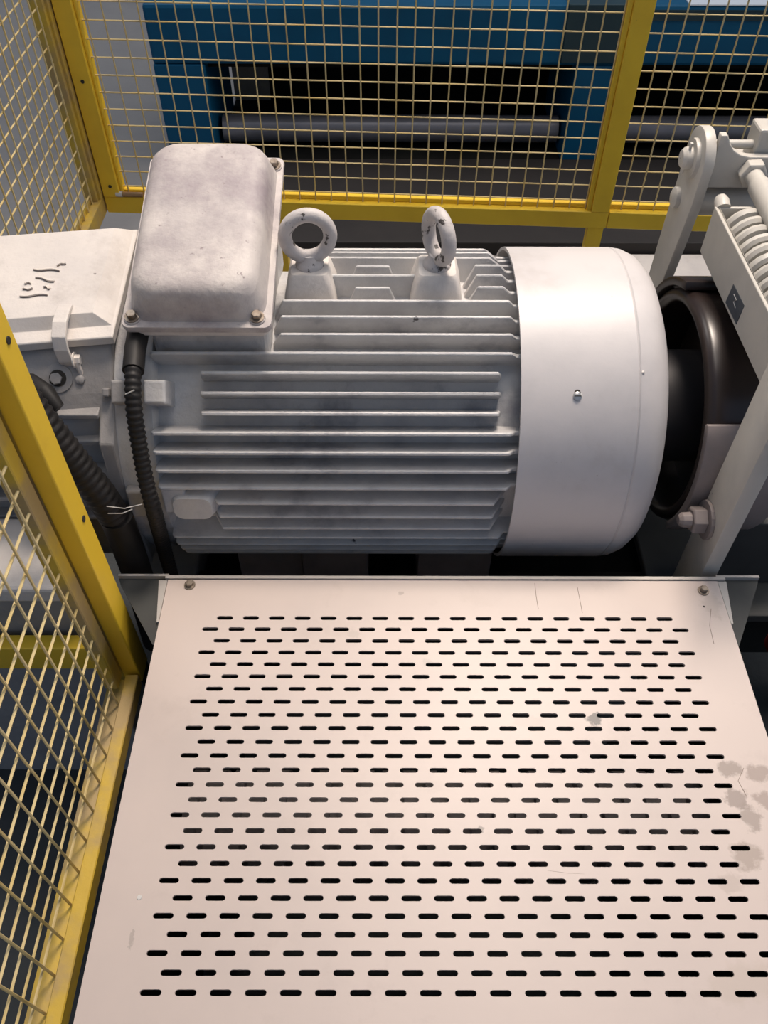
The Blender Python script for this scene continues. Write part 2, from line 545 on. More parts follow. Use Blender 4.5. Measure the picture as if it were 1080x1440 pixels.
XE, XS = 0.236, 0.188     # end under the fan cover, step start
full = fin_mesh([(-0.322, RT - 0.004), (-0.318, RT), (XS - 0.012, RT), (XS - 0.004, RT - 0.010), (XE, RT - 0.010)])
mid = fin_mesh([(-0.158, RB + 0.004), (-0.142, RT), (XS - 0.012, RT), (XS - 0.004, RT - 0.010), (XE, RT - 0.010)])
short = fin_mesh([(-0.254, RT - 0.016), (-0.250, RT), (0.158, RT), (0.163, RT - 0.016)])
low = fin_mesh([(-0.262, RB + 0.002), (-0.240, RT), (0.160, RT), (0.185, RB + 0.002)])
back = fin_mesh([(-0.10, RB + 0.004), (-0.09, RT), (XS - 0.030, RT), (XS - 0.014, RT - 0.012), (XE, RT - 0.012)])
rend = fin_mesh([(0.116, RB + 0.004), (0.134, RT), (XS - 0.018, RT), (XS - 0.008, RT - 0.010), (XE, RT - 0.010)])
tab = fin_mesh([(-0.054, RB + 0.004), (-0.040, RT - 0.002), (0.008, RT - 0.002), (0.022, RB + 0.004)])
between = fin_mesh([(-0.095, RT - 0.006), (-0.09, RT - 0.001), (0.055, RT - 0.001), (0.06, RT - 0.006)])


def put_fin(me, a):
    o = bpy.data.objects.new('cooling_fin', me)
    COL.objects.link(o)
    o.parent = mo
    o.location = axis - Vector(mo['o'])
    o.rotation_euler = (math.radians(90 - a), 0, 0)


for k in range(-17, 26):
    a = 51.6 + 6.45 * k
    if k <= -11:
        if -58 < a:
            put_fin(full, a)
    elif k in (-10,):
        put_fin(full, a)
    elif k in (-9, -8, -7):
        put_fin(low, a)
    elif k in (-6, -5, -4, -3):
        put_fin(full, a)
    elif k in (-2, -1, 0):
        put_fin(short, a)
    elif k == 1:
        put_fin(full, a)
    elif k in (2, 3, 4):
        put_fin(mid, a)
    elif k in (5, 7):
        put_fin(rend, a)
        put_fin(tab, a)
    elif k == 6:
        put_fin(rend, a)
        put_fin(between, a)
    elif k < 25:
        put_fin(back, a)
# the motor mounting flange and its lugs
MB().lathe([(-0.372, 0.1), (-0.372, 0.236), (-0.346, 0.236), (-0.346, 0.1)], axis, 'X', 72).build('end_flange', 'fin', mo, smooth=True)


def lug(px0, px1, py0, py1, R, h, name='clamp_lug', m='paint', parent=None, top=0.78):
    """block standing radially on the motor skin between four pixel bounds"""
    a, b = onCyl(px0, (py0 + py1) / 2, R), onCyl(px1, (py0 + py1) / 2, R)
    c0, c1 = onCyl((px0 + px1) / 2, py0, R), onCyl((px0 + px1) / 2, py1, R)
    cen = (c0 + c1) / 2
    nrm = Vector((0, cen.y - AY, cen.z - AZ)).normalized()
    tv = Vector((1, 0, 0))
    sv = nrm.cross(tv)
    hw, hh = (b.x - a.x) / 2, (c0 - c1).length / 2
    cen.x = (a.x + b.x) / 2
    rings = []
    for t, k in ((-0.05, 1.15), (-0.012, 1.05), (h - 0.003, 1.0), (h, 0.9)):
        rings.append([cen + nrm * (t - h) + tv * (su * hw * k) + sv * (s_ * hh * k) for su, s_ in ((-1, -1), (1, -1), (1, 1), (-1, 1))])
    return MB().loft(rings).build(name, m, parent or mo, bevel=0.002), cen, nrm


lug(201, 232, 534, 568, 0.262, 0.03, m='fin')
p = onCyl(272, 712, 0.244)
n = Vector((0, p.y - AY, p.z - AZ)).normalized()
MB().loft([[p + n * t + Vector((1, 0, 0)) * (u * k) + n.cross(Vector((1, 0, 0))) * (v * k) for u, v in rrect(0.030, 0.022, 0.014, 4)] for t, k in ((-0.05, 1.5), (-0.02, 1.25), (0.0, 1.0), (0.006, 0.92))]).build('lower_boss', 'fin', mo, smooth=35)
lug(228, 262, 688, 722, 0.245, 0.02, m='fin')
# fan cover
fcv = MB().lathe([(0.188, 0.2465), (0.188, 0.2515), (0.348, 0.2515), (0.350, 0.2500), (0.352, 0.2515), (0.366, 0.2495), (0.381, 0.243), (0.394, 0.231), (0.402, 0.214), (0.406, 0.195), (0.407, 0.1), (0.403, 0.1), (0.40, 0.19), (0.39, 0.222), (0.34, 0.2465), (0.188, 0.2465)], axis, 'X', 96).build('fan_cover', 'cover', mo, smooth=30)
p = onCyl(812, 557, 0.2515)
n = Vector((0, p.y - AY, p.z - AZ)).normalized()
a_ = Vector((1, 0, 0))
b_ = n.cross(a_)


def disc(c, nrm, prof, k=16):
    c, nrm = Vector(c), Vector(nrm).normalized()
    a = nrm.orthogonal().normalized()
    b = nrm.cross(a)
    return MB().loft([[c + nrm * t + (a * math.cos(2 * math.pi * i / k) + b * math.sin(2 * math.pi * i / k)) * r for i in range(k)] for t, r in prof])


s_ = sub(disc(p, n, [(-0.001, 0.0062), (0.0014, 0.006), (0.0028, 0.0035)]), 'screw', 'steel', fcv, smooth=True)
q = [p + n * 0.0034 + a_ * u + b_ * v for u, v in ((-0.0045, -0.0007), (0.0045, -0.0007), (0.0045, 0.0007), (-0.0045, 0.0007))]
sub(MB().prism(q, -n * 0.003), 'screw_slot', 'slit', fcv)
sub(disc(p + b_ * 0.0045, n, [(-0.0005, 0.0045), (0.0006, 0.0043)]), 'screw_recess', 'slit', fcv)
p2 = onCyl(905, 524, 0.2507)
sub(disc(p2, (p2 - axis).normalized(), [(-0.001, 0.003), (0.0012, 0.002)], 10), 'rivet', 'paint', fcv)

# lifting bosses and eyes
for cx, rot in ((-0.106, 0.12), (0.076, -1.15)):
    zb, zt = AZ + 0.20, AZ + 0.262
    rings = []
    for z, k, r in ((zb, 0.040, 0.006), (AZ + 0.232, 0.0355, 0.007), (zt - 0.004, 0.029, 0.008), (zt, 0.026, 0.008)):
        rings.append([(cx + u, AY + v + 0.004, z) for u, v in rrect(k, k * 1.05, r, 3)])
    bo = MB().loft(rings).build('lifting_boss', 'paint', mo, smooth=35)
    R = Matrix.Translation((cx, AY + 0.004, zt)) @ Matrix.Rotation(rot, 4, 'Z')
    ring = []
    for i in range(40):
        t = 2 * math.pi * i / 40
        cc = Vector((math.cos(t), 0, math.sin(t)))
        ring.append([Vector((0, 0, 0.045)) + cc * (0.0315 + 0.0098 * math.cos(u)) + Vector((0, 0.0105 * math.sin(u), 0)) for u in [2 * math.pi * k / 14 for k in range(14)]])
    mbe = MB().loft(ring + [ring[0]], cap=False)
    ey = mbe.build('lifting_eye', 'eye', mo, smooth=True, xf=R)
    cm = MB().lathe([(-0.002, 0.020), (0.003, 0.0205), (0.007, 0.018), (0.012, 0.0135), (0.018, 0.012), (0.02, 0.001)], (0, 0, 0), 'Z', 20)
    cm.v = [R @ v for v in cm.v]
    sub(cm, 'eye_collar', 'eye', ey, smooth=True)

# terminal box
TILT = math.radians(15)
FO = Vector((-0.2485, 0.90, CAMZ - 0.671))
sd = Vector((0, math.cos(TILT), math.sin(TILT)))
nd = Vector((0, -math.sin(TILT), math.cos(TILT)))


def tb(u, s, n_):
    return FO + Vector((u, 0, 0)) + sd * s + nd * n_


SC = 0.157
tbb = MB().loft([[tb(u, v + SC, t) for u, v in rrect(hu, hv, 0.010)] for t, hu, hv in ((-0.016, 0.094, 0.154), (-0.006, 0.094, 0.154))]).build('terminal_box_base', 'paint', mo, smooth=30)
sub(MB().box(-0.318, -0.158, 0.918, 1.15, AZ + 0.19, CAMZ - 0.668), 'box_neck', 'fin', tbb, bevel=0.006)
cov = [(-0.005, 0.0985, 0.1575, 0.009), (0.002, 0.1, 0.159, 0.010), (0.006, 0.099, 0.158, 0.010), (0.0065, 0.091, 0.149, 0.03), (0.020, 0.088, 0.146, 0.034), (0.036, 0.085, 0.142, 0.036), (0.045, 0.082, 0.139, 0.036), (0.051, 0.077, 0.134, 0.034), (0.055, 0.070, 0.127, 0.030), (0.0568, 0.060, 0.117, 0.026), (0.0575, 0.04, 0.09, 0.02), (0.0578, 0.01, 0.03, 0.005)]
tbc = MB().loft([[tb(u, v + SC, t) for u, v in rrect(hu, hv, r)] for t, hu, hv, r in cov]).build('terminal_box_cover', 'cast', mo, smooth=35)
for u, s in ((-0.086, 0.014), (0.080, 0.014), (0.086, 0.296), (-0.080, 0.292)):
    sub(disc(tb(u, s, 0.003), nd, [(0, 0.0118), (0.004, 0.0118), (0.0055, 0.011)]), 'corner_pad', 'cast', tbc, smooth=35)
    sub(hexbolt(tb(u, s, 0.0085), nd, 0.0068, 0.009), 'bolt', 'bolt', tbc)

# feet
for x0, x1, y0, z1 in ((-0.250, -0.138, 0.868, CAMZ - 1.075), (-0.138, -0.026, 0.858, CAMZ - 1.075), (0.060, 0.185, 0.858, CAMZ - 1.075)):
    mf = MB().prism([(x0, y0, AZ - 0.245), (x0, y0 - 0.002, AZ - 0.262), (x0, y0 - 0.002, AZ - 0.28), (x0, AY + 0.2, AZ - 0.28), (x0, AY + 0.2, AZ - 0.15), (x0, y0, AZ - 0.15)], (x1 - x0, 0, 0))
    mf.build('motor_foot', 'shoe', mo, bevel=0.003)

# ================================================================== END HOUSING WITH LID
HX0, HX1 = -0.70, -0.372
ho = thing('end_housing', (-0.52, AY, CAMZ - 1.19), 'cream metal housing with a clamped lid, bolted to the motor beside the terminal box', 'housing')
prof = [(0.915, -0.700), (0.868, -0.752), (0.845, -0.784), (0.838, -0.82), (0.838, -1.05), (0.88, -1.13), (1.19, -1.13), (1.23, -1.0), (1.21, -0.75), (1.12, -0.668)]
SK = 0.10
rings = []
for x in (HX0, -0.392, -0.373):
    k = (-0.372 - x)
    rings.append([(x, y - SK * k * (1 if i in (0, 1, 2, 9) else 0.0), CAMZ + z) for i, (y, z) in enumerate(prof)])
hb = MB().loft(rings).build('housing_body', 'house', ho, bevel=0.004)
# ribs low on the front
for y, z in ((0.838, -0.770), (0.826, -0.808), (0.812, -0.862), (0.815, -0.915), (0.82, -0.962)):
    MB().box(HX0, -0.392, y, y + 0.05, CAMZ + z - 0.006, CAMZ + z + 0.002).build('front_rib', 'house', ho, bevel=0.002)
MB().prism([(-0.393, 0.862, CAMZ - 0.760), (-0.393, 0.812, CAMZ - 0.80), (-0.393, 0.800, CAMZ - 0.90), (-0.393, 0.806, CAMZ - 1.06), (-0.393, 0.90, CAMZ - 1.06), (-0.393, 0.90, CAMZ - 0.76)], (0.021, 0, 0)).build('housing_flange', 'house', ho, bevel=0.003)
# lid: raised tray on a flange, tilted and slightly skewed
LT = math.radians(9)
ls, ln = Vector((0, math.cos(LT), math.sin(LT))), Vector((0, -math.sin(LT), math.cos(LT)))
lo = Vector((-0.366, 0.905, CAMZ - 0.688))


def ld(u, s, t):      # u from the right edge to the left, s from the front to the back
    return lo + Vector((-u, -SK * 1.15 * u, -0.015 * u)) + ls * s + ln * t


LU, LS = 0.33, 0.2175


def quad_ring(u0, u1, s0, s1, t):
    return [ld(u0, s0, t), ld(u1, s0, t), ld(u1, s1, t), ld(u0, s1, t)]


lid = MB().loft([quad_ring(0, LU, 0, LS, -0.012), quad_ring(0, LU, 0, LS, 0.0), quad_ring(0.002, LU, 0.002, LS, 0.0012), quad_ring(0.006, LU, 0.022, LS - 0.002, 0.002), quad_ring(0.028, LU - 0.02, 0.034, LS - 0.012, 0.016)]).build('lid', 'paint', ho, bevel=0.0035)
# remains of a torn sticker on the lid: thin curled paint flakes
for (ax, ay), (bx_, by_), wd in (((47, 380), (84, 381), 5), ((80, 374), (93, 371), 3), ((50, 391), (76, 397), 4), ((35, 399), (44, 399), 3), ((32, 408), (46, 407), 4), ((28, 418), (67, 415), 3), ((62, 404), (70, 407), 5)):
    def lp(px, py):
        r = ray(px, py)
        c0 = ld(0.1, 0.1, 0.0165)
        return CAM + r * ((c0 - CAM).dot(ln) / r.dot(ln))
    A, B = lp(ax, ay), lp(bx_, by_)
    d = (B - A)
    side = ln.cross(d).normalized()
    prof_f = []
    nst = 7
    r1, r2 = [], []
    for i in range(nst):
        t = i / (nst - 1)
        c = A + d * t + side * (0.0012 * math.sin(7 * t + ax))
        wv = 0.0011 * wd * (0.55 + 0.45 * math.sin(math.pi * min(1, t * 1.1)))
        r1.append([c - ln * 0.001, c + side * wv - ln * 0.001, c + side * wv * 0.9 + ln * 0.0008, c + ln * 0.0028])
    sub(MB().loft(r1), 'paint_flake', 'flake', lid)
    sub(MB().loft([[c[0] - side * 0.0008 + ln * 0.0008, c[0] + ln * 0.0008, c[0] + ln * 0.0016, c[0] - side * 0.0008 + ln * 0.0012] for c in r1]), 'flake_crack', 'crack', lid)
# clamp strap over the lid edge
cu = 0.066
pth = [ld(cu, 0.050, 0.0165), ld(cu, 0.035, 0.020), ld(cu, 0.014, 0.020), ld(cu, -0.004, 0.012), ld(cu, -0.012, -0.003), ld(cu, -0.014, -0.022), ld(cu, -0.010, -0.036)]
rings = []
for i, c in enumerate(pth):
    t = (pth[min(i + 1, 6)] - pth[max(i - 1, 0)]).normalized()
    nv = Vector((1, 0, 0)).cross(t).normalized()
    wv = 0.0095
    rings.append([c + Vector((-wv, 0, 0)) - nv * 0.003, c + Vector((wv, 0, 0)) - nv * 0.003, c + Vector((wv, 0, 0)) + nv * 0.003, c + Vector((-wv, 0, 0)) + nv * 0.003])
cl = MB().loft(rings).build('lid_clamp', 'paint', ho, bevel=0.001)
bc = ld(cu - 0.010, -0.012, -0.024)
sub(hexbolt(bc, (1, 0, 0), 0.0075, 0.009), 'bolt', 'paint', cl)
sub(MB().tube([bc + Vector((0.004, -0.004, 0)), bc + Vector((0.006, -0.006, -0.016)), bc + Vector((0.013, -0.008, -0.045)), bc + Vector((0.02, -0.006, -0.062))], 0.004, 8), 'clamp_lever', 'paint', cl, smooth=True)
# oval boss with nut, small screw, black gland on the front face


def front(px, py):
    A, B, C = Vector(rings_b[0]), Vector(rings_b[1]), Vector(rings_b[2])
    nn = (B - A).cross(C - A)
    r = ray(px, py)
    return CAM + r * ((A - CAM).dot(nn) / r.dot(nn)), nn.normalized()


kk = 0.2
rings_b = [(HX0, 0.915 - SK * (-0.372 - HX0), CAMZ - 0.70), (-0.392, 0.915 - SK * 0.02, CAMZ - 0.70), (HX0, 0.868 - SK * (-0.372 - HX0), CAMZ - 0.752)]
p, nn = front(82, 532)
if nn.y > 0:
    nn = -nn
MBd = disc(p, nn, [(0, 0.020), (0.002, 0.0195)], 24)
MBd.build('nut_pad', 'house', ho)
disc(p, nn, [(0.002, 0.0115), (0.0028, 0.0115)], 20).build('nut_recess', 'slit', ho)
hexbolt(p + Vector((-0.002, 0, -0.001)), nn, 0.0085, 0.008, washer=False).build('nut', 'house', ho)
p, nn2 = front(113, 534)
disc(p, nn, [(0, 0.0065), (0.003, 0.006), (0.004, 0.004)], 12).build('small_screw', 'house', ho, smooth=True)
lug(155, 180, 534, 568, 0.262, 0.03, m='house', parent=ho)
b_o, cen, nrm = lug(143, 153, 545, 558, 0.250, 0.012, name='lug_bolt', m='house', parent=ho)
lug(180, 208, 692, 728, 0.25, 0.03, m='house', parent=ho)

# pale stepped plinth of the housing seen through the side mesh
pl = thing('machine_plinth', (-0.65, 0.74, 0), 'pale stepped plinth before the lidded housing behind the side mesh', 'plinth')
MB().box(-0.86, -0.452, 0.68, 0.815, CAMZ - 0.990, CAMZ - 0.957).build('plinth_slab', 'paint', pl, bevel=0.006)
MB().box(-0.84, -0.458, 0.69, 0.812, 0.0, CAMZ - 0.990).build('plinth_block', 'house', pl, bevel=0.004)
MB().box(-0.86, -0.44, 0.655, 0.680, CAMZ - 1.135, CAMZ - 1.075).build('yellow_angle', 'yellow', pl, bevel=0.002)
hg = MB().box(-0.444, -0.34, 0.86, 1.18, 0.0, CAMZ - 1.205).build('concrete_block', 'conc', None, origin=(-0.39, 1.0, 0), bevel=0.006)
tag(hg, 'scuffed grey concrete block beneath the two black hoses', 'concrete block')

# ================================================================== BASE FRAME
bf = thing('base_frame', (0.2, 1.03, 0), 'dark steel base frame carrying the motor feet and the brake', 'base frame')
MB().box(-0.335, 0.95, 0.80, 0.90, AZ - 0.40, AZ - 0.281).build('side_beam', 'black', bf, bevel=0.004)
MB().box(-0.335, 0.95, 1.17, 1.27, AZ - 0.40, AZ - 0.281).build('side_beam', 'black', bf, bevel=0.004)
MB().box(-0.335, 0.95, 0.90, 1.17, AZ - 0.40, AZ - 0.33).build('deck_plate', 'black', bf)
for x in (-0.30, 0.86):
    for y in (0.81, 1.18):
        MB().box(x, x + 0.08, y, y + 0.08, 0, AZ - 0.40).build('leg', 'black', bf)

# ================================================================== HOSES
def corrugated(path, r, amp, pitch, n=12):
    path = [Vector(p) for p in path]
    # Catmull-Rom resample
    pts = []
    ext = [path[0] * 2 - path[1]] + path + [path[-1] * 2 - path[-2]]
    for i in range(1, len(ext) - 2):
        p0, p1, p2, p3 = ext[i - 1:i + 3]
        ns = max(4, int((p2 - p1).length / (pitch / 4)))
        for k in range(ns):
            t = k / ns
            pts.append(0.5 * ((2 * p1) + (p2 - p0) * t + (2 * p0 - 5 * p1 + 4 * p2 - p3) * t * t + (3 * p1 - p0 - 3 * p2 + p3) * t ** 3))
    pts.append(path[-1])
    s, rr = 0.0, []
    for i, p in enumerate(pts):
        if i:
            s += (p - pts[i - 1]).length
        rr.append(r + amp * math.cos(2 * math.pi * s / pitch))
    return pts, rr


con = thing('flexible_conduit', (-0.36, 0.80, 0.4), 'thin black corrugated conduit running down from the terminal box', 'conduit')
pth = [onCyl(193, 476, 0.262) + Vector((0, 0.012, 0.002)), onCyl(190, 492, 0.268), onCyl(187, 525, 0.284), onCyl(188, 570, 0.285), onCyl(194, 615, 0.275), onCyl(204, 670, 0.272), onCyl(217, 720, 0.270), onY(229, 765, 0.80), onY(241, 808, 0.81), onY(262, 880, 0.82)]
pts, rr = corrugated(pth, 0.0108, 0.0011, 0.0085)
MB().tube(pts, rr, 12).build('conduit', 'rubber', con, smooth=60)
MB().tube([pth[0], pth[1], pth[1] + (pth[2] - pth[1]) * 0.9], 0.0145, 14).build('conduit_sleeve', 'rubber', con, smooth=True)
p = onCyl(182, 552, 0.297)
MB().tube([p + Vector((-0.006, 0, -0.003)), p, p + Vector((0.007, 0, 0.004))], 0.0009, 6).build('tie_end', 'tie', con)
hs = thing('thick_hose', (-0.39, 0.78, 0.4), 'thick black corrugated hose beside the yellow post', 'hose')
pth = [onY(14, 535, 0.80), onY(58, 592, 0.785), onY(104, 650, 0.775), onY(143, 698, 0.77), onY(167, 736, 0.775), onY(182, 775, 0.78), onY(196, 815, 0.785), onY(220, 900, 0.79)]
pts, rr = corrugated(pth[:5], 0.0215, 0.0014, 0.011)
hz = MB().tube(pts, rr, 14).build('hose', 'rubber', hs, smooth=60)
MB().tube([pth[4] - (pth[5] - pth[4]) * 0.25, pth[4], pth[5], pth[6], pth[7]], 0.0235, 16).build('hose_sleeve', 'rubber', hs, smooth=True)
for (a, b, c) in (((150, 712), (175, 715), (200, 709)), ((152, 722), (172, 722), (186, 716))):
    MB().tube([onY(*a, 0.748), onY(*b, 0.744), onY(*c, 0.755)], 0.0007, 6).build('tie_strand', 'tie', hs)
gl = MB().tube([onY(40, 540, 0.86), onY(62, 556, 0.835), onY(82, 575, 0.825)], [0.016, 0.017, 0.010], 12).build('cable_gland', 'rubber', None, origin=onY(62, 556, 0.835), smooth=True)
tag(gl, 'black rubber gland on the front of the lidded housing', 'cable gland')

# ================================================================== PERFORATED GUARD
PZ = CAMZ - 1.0
PX0, PX1, PYB, PYF = -0.322, 0.501, 0.7295, 0.135
GX0, GY0, GP, GR = -0.227976, 0.661684, 0.0373553, 0.0190214
SLX, SLY = 0.0117, 0.0031        # slot half sizes
gd = thing('perforated_guard', ((PX0 + PX1) / 2, 0.43, 0), 'flat pinkish sheet-metal guard pierced by staggered rows of slots', 'machine guard')
gor = Vector(gd['o'])
STAINS = []
for px, py, r1, r2, col, st in ((835, 1011, 0.013, 0.009, (0.11, 0.10, 0.095), 0.95), (1026, 1082, 0.016, 0.013, (0.25, 0.20, 0.17), 0.8), (1066, 1086, 0.022, 0.012, (0.27, 0.21, 0.18), 0.75), (1036, 1122, 0.017, 0.014, (0.24, 0.19, 0.165), 0.8), (1056, 1150, 0.016, 0.017, (0.26, 0.21, 0.18), 0.75), (1074, 1125, 0.014, 0.014, (0.26, 0.2, 0.17), 0.7), (1052, 1205, 0.022, 0.018, (0.30, 0.24, 0.20), 0.75), (1025, 1240, 0.02, 0.015, (0.38, 0.31, 0.27), 0.5),
                               (497, 892, 0.010, 0.008, (0.40, 0.35, 0.31), 0.55), (600, 932, 0.009, 0.008, (0.40, 0.35, 0.31), 0.5), (740, 1014, 0.022, 0.010, (0.44, 0.38, 0.34), 0.5), (1000, 850, 0.016, 0.028, (0.38, 0.31, 0.26), 0.4), (1060, 1380, 0.05, 0.02, (0.42, 0.35, 0.29), 0.4), (564, 834, 0.0055, 0.004, (0.30, 0.25, 0.22), 0.6), (676, 1166, 0.005, 0.005, (0.2, 0.17, 0.15), 0.8), (185, 1320, 0.003, 0.012, (0.3, 0.26, 0.23), 0.6), (820, 1100, 0.05, 0.02, (0.5, 0.43, 0.38), 0.35), (540, 1000, 0.06, 0.03, (0.5, 0.43, 0.38), 0.3)):
    p = onZ(px, py, PZ)
    STAINS.append((p.x - gor.x, p.y - gor.y, r1, r2, col, st))
M['plate'] = plate_material()
mbp = MB()
TH = 0.003


def slot_pts(cx, cy, n=4):
    pts = []
    for sx, a0 in ((1, -90), (-1, 90)):
        for k in range(n + 1):
            t = math.radians(a0 + 180 * k / n)
            pts.append((cx + sx * (SLX - SLY) + SLY * math.cos(t), cy + SLY * math.sin(t)))
    return pts


def rectface(x0, x1, y0, y1):
    for z in (PZ, PZ - TH):
        mbp.add([(x0, y0, z), (x1, y0, z), (x1, y1, z), (x0, y1, z)], [(0, 1, 2, 3)])


NR = 26
ytop = GY0 + GR / 2
ybot = GY0 - (NR - 0.5) * GR
rectface(PX0, PX1, ytop, PYB)
rectface(PX0, PX1, PYF, ybot)
for r in range(NR):
    cy = GY0 - r * GR
    odd = r % 2 == 0
    n = 18 if odd else 19
    xs = GX0 if odd else GX0 - GP / 2
    y0, y1 = cy - GR / 2, cy + GR / 2
    rectface(PX0, xs - GP / 2, y0, y1)
    rectface(xs + (n - 0.5) * GP, PX1, y0, y1)
    for c in range(n):
        cx = xs + c * GP
        hole = slot_pts(cx, cy)            # 10 points: right arc bottom->top, left arc top->bottom
        h = len(hole)
        x0, x1 = cx - GP / 2, cx + GP / 2
        for z in (PZ, PZ - TH):
            vs = [(x, y, z) for x, y in hole] + [(x1, y0, z), (x1, y1, z), (x0, y1, z), (x0, y0, z)]
            A, B, C, D = h, h + 1, h + 2, h + 3
            fs = [(0, 1, 2, A), (2, B, A), (2, 3, 4, B), (4, 5, C, B), (5, 6, 7, C), (7, D, C), (7, 8, 9, D), (9, 0, A, D)]
            mbp.add(vs, fs)
        vs = [(x, y, PZ) for x, y in hole] + [(x, y, PZ - TH) for x, y in hole]
        mbp.add(vs, [(i, (i + 1) % h, h + (i + 1) % h, h + i) for i in range(h)])
for a, b in (((PX0, PYF), (PX1, PYF)), ((PX1, PYF), (PX1, PYB)), ((PX1, PYB), (PX0, PYB)), ((PX0, PYB), (PX0, PYF))):
    mbp.add([(*a, PZ), (*b, PZ), (*b, PZ - TH), (*a, PZ - TH)], [(0, 1, 2, 3)])
me = bpy.data.meshes.new('slotted_sheet')
me.from_pydata([v - gor for v in mbp.v], [], mbp.f)
me.materials.append(M['plate'])
bm = bmesh.new()
bm.from_mesh(me)
for f in bm.faces:
    f.normal_update()
    if f.normal.z < -0.5 and f.calc_center_median().z + gor.z > PZ - TH / 2:
        f.normal_flip()
bm.to_mesh(me)
bm.free()
o = bpy.data.objects.new('slotted_sheet', me)
COL.objects.link(o)
o.parent = gd
for px, py in ((267, 823), (989, 831)):
    p = onZ(px, py, PZ)
    hexbolt(p, (0, 0, 1), 0.0058, 0.008).build('bolt', 'bolt', gd)
p = onZ(196, 1262, PZ)
disc(p, (0, 0, 1), [(0, 0.003), (0.0008, 0.0025)], 10).build('paint_drop', 'tie', gd)
p = onZ(990, 853, PZ)
disc(p, (0, 0, 1), [(-0.0005, 0.0016), (0.0003, 0.0015)], 10).build('pin_hole', 'slit', gd)
for line in (((752, 820), (754, 838), (757, 856)), ((812, 826), (816, 846), (819, 862)), ((770, 1224), (800, 1228), (822, 1229)), ((1000, 856), (998, 880), (1004, 905)), ((1046, 1080), (1038, 1098), (1050, 1120))):
    q = [onZ(a, b, PZ + 0.0001) for a, b in line]
    MB().loft([[p + Vector((-0.0004, 0, -0.0002)), p + Vector((0.0004, 0, -0.0002)), p + Vector((0.0003, 0, 0.0001)), p + Vector((-0.0003, 0, 0.0001))] for p in q]).build('scratch', 'crack', gd)
# support frame, back bar, corner gussets, folded side lips
MB().box(PX0 - 0.004, PX1 + 0.012, PYB + 0.001, PYB + 0.006, PZ - 0.045, PZ + 0.003).build('back_bar', 'edge', gd)
for sx, e, out in ((-1, PX0, -0.398), (1, PX1, 0.566)):
    za = PZ - 0.006
    tri = [(e, PYB + 0.006, za), (out, PYB + 0.006, za), (out + sx * -0.004, PYB - 0.004, za), (e + sx * 0.004, 0.62, za), (e, 0.62, za)]
    MB().prism(tri, (0, 0, -0.005)).build('corner_gusset', 'grey', gd)
    MB().box(min(e, out), max(e, out), PYB + 0.006, PYB + 0.010, PZ - 0.03, PZ + 0.001).build('gusset_edge', 'edge', gd)
    MB().prism([(e + sx * 0.001, PYB, PZ - 0.001), (e + sx * 0.014, PYB, PZ - 0.001), (e + sx * 0.004, 0.655, PZ - 0.001), (e + sx * 0.001, 0.655, PZ - 0.001)], (0, 0, -0.004)).build('side_lip', 'edge', gd)
for a in ((PX0 + 0.004, PX0 + 0.01, PYF, PYB, PZ - 0.05, PZ - TH), (PX1 - 0.01, PX1 - 0.004, PYF, PYB, PZ - 0.05, PZ - TH), (PX0 + 0.01, PX1 - 0.01, PYF, PYF + 0.006, PZ - 0.05, PZ - TH)):
    MB().box(*a).build('frame_angle', 'grey', gd)
for a in ((PX0 + 0.012, PX0 + 0.016), (PX1 - 0.016, PX1 - 0.012)):
    MB().box(a[0], a[1], PYF + 0.01, PYB - 0.01, 0.012, PZ - 0.05).build('side_light_block', 'black', gd)  # added, unseen: keeps light from getting in under the slots
MB().box(PX0 + 0.016, PX1 - 0.016, PYF + 0.006, PYF + 0.010, 0.012, PZ - 0.05).build('front_light_block', 'black', gd)  # added like the sides, shuts out light from the front
for x in (PX0 + 0.018, PX1 - 0.058):
    for y in (PYF + 0.01, PYB - 0.05):
        MB().box(x, x + 0.04, y, y + 0.04, 0, PZ - 0.003).build('frame_leg', 'grey', gd)
# rusty drive shaft that glints through the slots
ds = thing('drive_shaft', (0.09, 0.43, 0.20), 'dark rusty shaft glimpsed through the guard slots', 'shaft')
pr = []
x = -0.27
while x < 0.44:
    pr += [(x, 0.075), (x + 0.018, 0.075), (x + 0.018, 0.060), (x + 0.03, 0.060)]
    x += 0.03
MB().lathe([(-0.27, 0.001)] + pr + [(0.44, 0.001)], (0, 0.43, 0.42), 'X', 24).build('shaft', 'shoe', ds, smooth=35)
for x in (-0.26, 0.40):
    MB().box(x, x + 0.03, 0.36, 0.50, 0.0, 0.40).build('bearing_block', 'grey', ds, bevel=0.004)
mt = MB().box(-1.6, 1.6, -0.9, 1.26, 0.0, 0.008).build('floor_mat', 'mat', None, origin=(0, 0, 0))
tag(mt, 'dark rubber mat on the floor around the guard', 'mat')

# ================================================================== BRAKE
bd = thing('brake_drum', (0.545, AY, AZ - 0.19), 'glossy dark brown brake drum on the motor shaft', 'brake drum')
DX = 0.466
MB().lathe([(DX + 0.07, 0.09), (DX + 0.07, 0.165), (DX + 0.012, 0.168), (DX + 0.002, 0.173), (DX, 0.180), (DX + 0.004, 0.188), (DX + 0.014, 0.192), (DX + 0.035, 0.190), (DX + 0.15, 0.190), (DX + 0.16, 0.16), (DX + 0.16, 0.09)], axis, 'X', 72).build('drum', 'drum', bd, smooth=50)
MB().lathe([(0.409, 0.02), (0.409, 0.092), (DX + 0.075, 0.092), (DX + 0.2, 0.06), (DX + 0.3, 0.06), (DX + 0.3, 0.01)], axis, 'X', 48).build('hub', 'hub', bd, smooth=30)

br = thing('drum_brake', (0.55, AY, AZ - 0.40), 'cream painted shoe brake with flat arms and a boxed coil spring', 'brake')
AX0 = 0.497
NA = 0.484
YB = CAMZ


